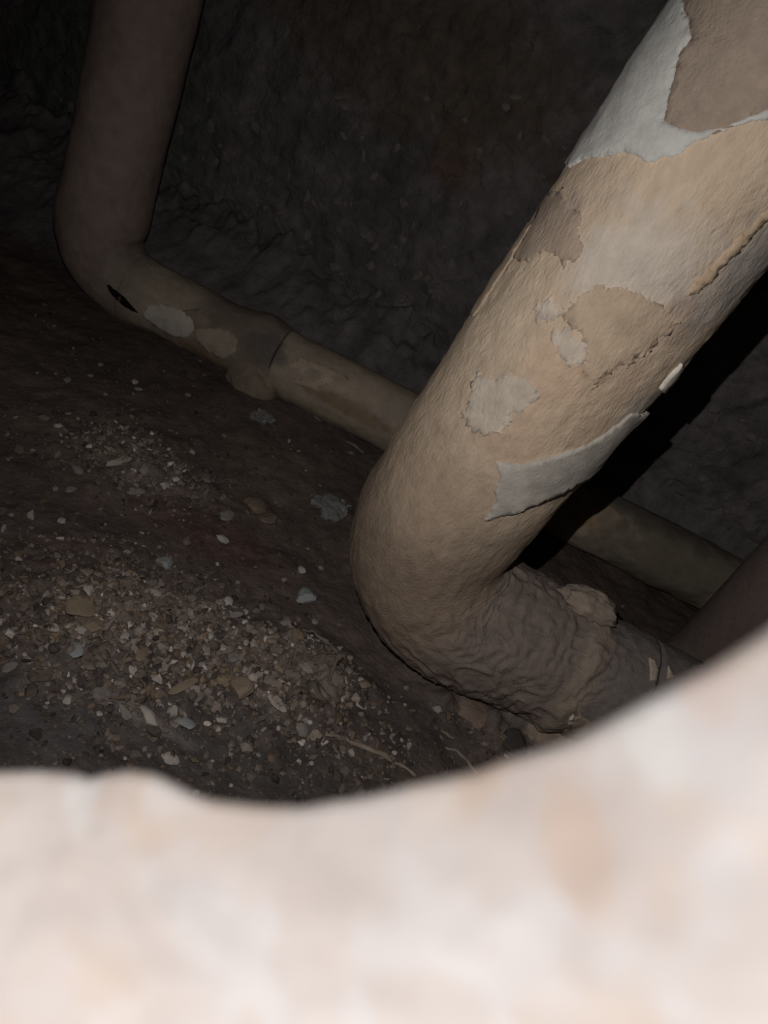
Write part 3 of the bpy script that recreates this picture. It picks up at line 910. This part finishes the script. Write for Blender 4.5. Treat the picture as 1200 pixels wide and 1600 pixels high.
marks = [(475, 935, 'rounded blue grey stone'), (347, 845, 'small pale oblong stone'), (393, 792, 'larger brown clod'), (208, 770, 'pointed slim grey stone'),
         (221, 735, 'lumpy grey stone'), (183, 724, 'pale upright splinter'), (120, 735, 'flat grey stone'), (97, 815, 'pale far left pebble'), (257, 882, 'bluish stone chip'),
         (243, 928, 'flat pale chip above the rubble'), (357, 942, 'round pale pebble'), (320, 950, 'slanting brown stone'), (125, 955, 'first ochre clod'), (120, 985, 'curved white chunk'),
         (115, 1018, 'bluish white chunk'), (222, 1025, 'leaning ochre piece'), (138, 1056, 'little white stick shaped chip'), (14, 1045, 'grey stone at the left edge'),
         (105, 1095, 'pale wedge'), (155, 1085, 'broad grey stone'), (285, 1075, 'long upright tan stone'), (375, 1080, 'tan crumbly clod'), (430, 1100, 'pale broken slab'),
         (383, 1005, 'angular pale chip'), (285, 1130, 'bluish broken chunk'), (215, 1120, 'pale grey slab'), (265, 1188, 'pale stone by the rim'), (470, 1142, 'grey stone below the torn sheet'),
         (482, 1050, 'torn sheet'), (803, 1162, 'dark lump marking a hollow'), (105, 595, 'wall foot pebble'), (210, 598, 'pale pebble under the rear elbow'), (408, 656, 'small film scrap'),
         (516, 795, 'glossy film scrap'), (580, 1176, 'long pale root'), (720, 1188, 'short pale root'), (700, 1150, 'tan splinter'), (396, 600, 'lump under the rear pipe joint'),
         (400, 1252, 'lowest dip of the plaster rim'), (30, 1202, 'left end of the plaster rim'), (640, 1060, 'underside of the big elbow')]
compass = ['right of', 'lower right of', 'below', 'lower left of', 'left of', 'upper left of', 'above', 'upper right of']
small = []
taken = [(s[0], s[1], max(s[2], s[3]) / 2) for s in special]
for z, n, f, kinds, (a, b), (y0, y1) in zones:
    k = tries = 0
    while k < n and tries < n * 40:
        tries += 1
        px, py = f()
        r = rng.uniform(a, b) * (0.75 if rng.random() < 0.5 else 1)
        if not (4 < px < 640 and y0 < py < y1): continue
        if any(math.hypot(px - x, py - y) < (r / 2 + q_) * 0.95 for x, y, q_ in taken): continue
        taken.append((px, py, r / 2))
        kd = rng.choice(kinds)
        o = stone(px, py, r, r * rng.uniform(0.7, 1.1), kd, 'x', words[z][1], tilt=rng.uniform(-60, 60), sub=1)
        mk = min(marks, key=lambda q_: math.hypot(px - q_[0], py - q_[1]))
        dr = compass[int(round(math.degrees(math.atan2(py - mk[1], px - mk[0])) / 45)) % 8]
        small.append(((cw[kd], dr, mk[2]), math.hypot(px - mk[0], py - mk[1]), o))
        k += 1
# every small stone is told apart by colour, landmark, side and order outwards from it
by = {}
for key, d_, o in small:
    by.setdefault(key, []).append((d_, o))
nth = ['nearest', 'second nearest', 'third nearest', 'fourth nearest', 'fifth nearest', 'sixth nearest', 'seventh nearest', 'eighth nearest']
for (c_, dr, mk), L_ in by.items():
    L_.sort(key=lambda t_: t_[0])
    for i_, (d_, o) in enumerate(L_):
        o['label'] = ('small %s stone %s the %s' % (c_, dr, mk)) if len(L_) == 1 else ('%s small %s stone %s the %s' % (nth[i_], c_, dr, mk))

# aggregate stones set in the back wall: pieces of the wall
COLS['wall'] = (0.17, 0.15, 0.138)
wst = [stone_mesh('wall', 300 + k, 0.7, 1) for k in range(4)] + [stone_mesh('wall', 310 + k, 0.7, 1) for k in range(2)]
cnt = 0
while cnt < 170:
    px, py = rng.uniform(20, 1190), rng.uniform(150, 850)
    p = on_y(px, py, YB)
    for _ in range(5): p = on_y(px, py, wall_y(p[0]))
    if not (0.1 < p[2] < 0.62): continue
    if rng.random() > (0.25 + 0.75 * math.exp(-(p[2] - 0.1) / 0.2)): continue
    r = rng.uniform(0.005, 0.013)
    xi = np.array([[p[0], wall_y(p[0]), p[2]]])
    lum = 1 - np.abs(fbm(xi, 24, 3, 31))
    yw = wall_y(p[0]) - 0.014 * (lum - 0.6) - 0.010 * fbm(xi, 6, 2, 32) - 0.004 * np.maximum(0, fbm(xi, 60, 2, 33))
    o = obj('stone', rng.choice(wst), wall_back, (p[0], float(yw[0]), p[2]))
    o.scale = (r * rng.uniform(.7, 1.4), r * 0.6, r * rng.uniform(.7, 1.5))
    o.rotation_euler = (0, rng.uniform(0, 3), 0)
    cnt += 1

# ------------------------------------------------------------------ films, sheet, roots
def crumple(name, px, py, wpx, hpx, seed, label, mat_, cat, amp=0.35, n=26, colf=None, flatz=0.5, irr=0.4, frq=2.2):
    p = on_floor(px, py)
    k = ppm(p)
    a, b = wpx / k / 2, hpx / k / 2 * 1.3
    u = np.linspace(-1, 1, n)
    U, W = np.meshgrid(u, u, indexing='ij')
    # square to irregular disc
    d = np.stack([U * np.sqrt(1 - W * W / 2), W * np.sqrt(1 - U * U / 2), U * 0], -1)
    rad = 1 + irr * fbm(d * 0.9, 1.9, 4, seed)
    q = d * rad[..., None]
    h = amp * (1 - 2 * np.abs(fbm(d, frq, 3, seed + 2))) + 0.25 * amp * fbm(d, 7, 2, seed + 3)
    ca, sa_ = math.cos(-R), math.sin(-R)
    x = p[0] + (q[..., 0] * a * ca - q[..., 1] * b * sa_)
    y = p[1] + (q[..., 0] * a * sa_ + q[..., 1] * b * ca)
    fh = floor_h(x, y)[0]
    z = fh + 0.001 + np.maximum(0, h + 0.25) * min(a, b) * flatz
    top = np.stack([x, y, z], -1).reshape(-1, 3)
    bot = top - np.array((0, 0, 0.0012))
    f = quads(n, n)
    V = np.vstack([top, bot])
    m_ = len(top)
    faces = [tuple(t) for t in f] + [tuple(reversed([v + m_ for v in t])) for t in f]
    bd = [i * n for i in range(n)] + [(n - 1) * n + j for j in range(1, n)] + [i * n + n - 1 for i in range(n - 2, -1, -1)] + [j for j in range(n - 2, 0, -1)]
    for i in range(len(bd)):
        s, t = bd[i], bd[(i + 1) % len(bd)]
        faces.append((t, s, s + m_, t + m_))
    o = obj(name, mesh_of(name, V, faces, mat_, colf(V) if colf else None))
    return tag(o, label, cat)
crumple('film_scrap', 408, 656, 36, 36, 400, 'small crumpled grey film scrap under the rear pipe joint', M_film, 'scrap')
crumple('film_scrap', 516, 795, 54, 46, 410, 'crumpled glossy film scrap left of the big elbow', M_film, 'scrap')
crumple('torn_sheet', 482, 1050, 92, 120, 420, 'crumpled brown torn sheet at the right end of the rubble', M_grit, 'sheet', amp=0.30, n=80, colf=flat((0.12, 0.095, 0.08), 0.9, 60), flatz=0.30, irr=0.9, frq=3.2)

def strand(name, pts_px, wpx, col, label, cat, lift=0.002, mat_=None):
    P_ = [on_floor(*p) for p in pts_px]
    P_ = np.array(P_)
    d = np.r_[0, np.cumsum(np.linalg.norm(np.diff(P_, axis=0), axis=1))]
    n = max(12, int(d[-1] / 0.004))
    s = np.linspace(0, d[-1], n)
    c = np.stack([np.interp(s, d, P_[:, k]) for k in range(3)], -1)
    c[:, :2] += 0.003 * np.stack([vnoise(np.c_[s * 60, s * 0, s * 0], 31), vnoise(np.c_[s * 60, s * 0 + 5, s * 0], 32)], -1)
    c[:, 2] = floor_h(c[:, 0], c[:, 1])[0] + lift
    r = wpx / ppm(P_[0]) / 2 * (0.45 + 0.55 * np.sin(np.linspace(0.15, math.pi - 0.15, n))) * (1 + 0.35 * vnoise(np.c_[s * 150, s * 0, s * 0], 33))
    T = np.gradient(c, axis=0); T /= np.linalg.norm(T, axis=1)[:, None]
    side_ = np.cross(T, (0, 0, 1)); side_ /= np.linalg.norm(side_, axis=1)[:, None]
    up_ = np.cross(side_, T)
    th = np.linspace(0, 2 * math.pi, 10, endpoint=False)
    V = (c[:, None] + r[:, None, None] * (np.cos(th)[None, :, None] * side_[:, None] + 0.8 * np.sin(th)[None, :, None] * up_[:, None])).reshape(-1, 3)
    faces = [tuple(f) for f in quads(n, 10, True)] + [tuple(range(9, -1, -1)), tuple((n - 1) * 10 + k for k in range(10))]
    o = obj(name, mesh_of(name, V, faces, mat_ or M_grit, np.clip(np.array(col) * (1 + 0.3 * fbm(V, 120, 2, 34))[:, None], 0.01, 0.9)))
    return tag(o, label, cat)
strand('root', [(470, 990), (490, 998), (508, 1012), (524, 1028), (520, 1045), (518, 1060)], 8, (0.15, 0.12, 0.105), 'thin bent root along the top of the torn sheet', 'root', 0.006)
strand('root', [(508, 1148), (540, 1160), (575, 1172), (610, 1188), (650, 1212)], 9, (0.22, 0.175, 0.14), 'long pale root running to the rim below the torn sheet', 'root')
strand('root', [(695, 1168), (715, 1178), (732, 1195), (745, 1212)], 7, (0.22, 0.18, 0.15), 'short pale root at the rim below the big elbow', 'root')
strand('splinter', [(540, 690), (556, 700), (568, 712)], 7, (0.15, 0.125, 0.11), 'thin grey splinter on the earth by the left side of the big pipe', 'splinter')
strand('splinter', [(490, 650), (503, 662)], 7, (0.14, 0.115, 0.095), 'short tan splinter below the rear pipe right of the joint', 'splinter')
strand('splinter', [(690, 1140), (700, 1152), (712, 1160)], 7, (0.20, 0.15, 0.11), 'tan splinter beside the brown crust under the elbow', 'splinter')

# ------------------------------------------------------------------ uncountable fine gravel
import bmesh
bm = bmesh.new()
bmesh.ops.create_icosphere(bm, subdivisions=1, radius=1.0)
tv = np.array([v.co[:] for v in bm.verts])
tf = np.array([[v.index for v in f.verts] for f in bm.faces])
bm.free()
rs = np.random.RandomState(4)
N0 = 200000
x = rs.uniform(Xl + 0.25, 0.38, N0)
y = rs.uniform(0.24, 0.97, N0)
h, rb = floor_h(x, y)
xy0 = np.stack([x, y, x * 0], -1)
cl = fbm(xy0, 14, 3, 501)
dens = np.clip(0.03 + 0.55 * rb ** 1.2 + 0.10 * np.clip(cl, 0, 1), 0, 1) * (0.35 + 0.65 * sstep(1.0, 0.4, y))
keep = rs.uniform(0, 1, N0) < dens
keep &= ~((y > AY - 0.06) & (y < AY + 0.08) & (x > AX - 0.06))
x, y, h, rb = x[keep][:24000], y[keep][:24000], h[keep][:24000], rb[keep][:24000]
n = len(x)
sz = rs.gamma(2.0, 0.0006, n) + 0.0006
sz = np.minimum(sz * (1 + 0.5 * rb), 0.0048)
A = rs.normal(size=(n, 3, 3))
Q, _ = np.linalg.qr(A)
sc = sz[:, None] * rs.uniform(0.35, 1.5, (n, 3))
jit = 1 + rs.uniform(-0.45, 0.45, (n, len(tv), 1))
V = (tv[None] * jit * sc[:, None, :]) @ Q
V[:, :, 2] *= 0.8
V = V + np.stack([x, y, h + sz * 0.25], -1)[:, None, :]
pal = np.array([(0.085, 0.066, 0.055), (0.12, 0.096, 0.082), (0.17, 0.14, 0.12), (0.12, 0.085, 0.06), (0.30, 0.265, 0.24), (0.05, 0.04, 0.036)])
ci = rs.choice(6, n, p=[0.3, 0.24, 0.16, 0.14, 0.05, 0.11])
cc = np.repeat(pal[ci] * rs.uniform(0.75, 1.25, (n, 1)) * (0.75 + 0.75 * np.clip(rb * 1.5, 0, 1))[:, None], len(tv), axis=0)
Fc = (tf[None] + (np.arange(n) * len(tv))[:, None, None]).reshape(-1, 3)
g = obj('gravel', mesh_of('gravel', V.reshape(-1, 3), Fc, M_grit, cc, smooth=False), kind='stuff')
tag(g, 'fine gravel and plaster crumbs scattered over the earth and the rubble', 'gravel', kind='stuff')
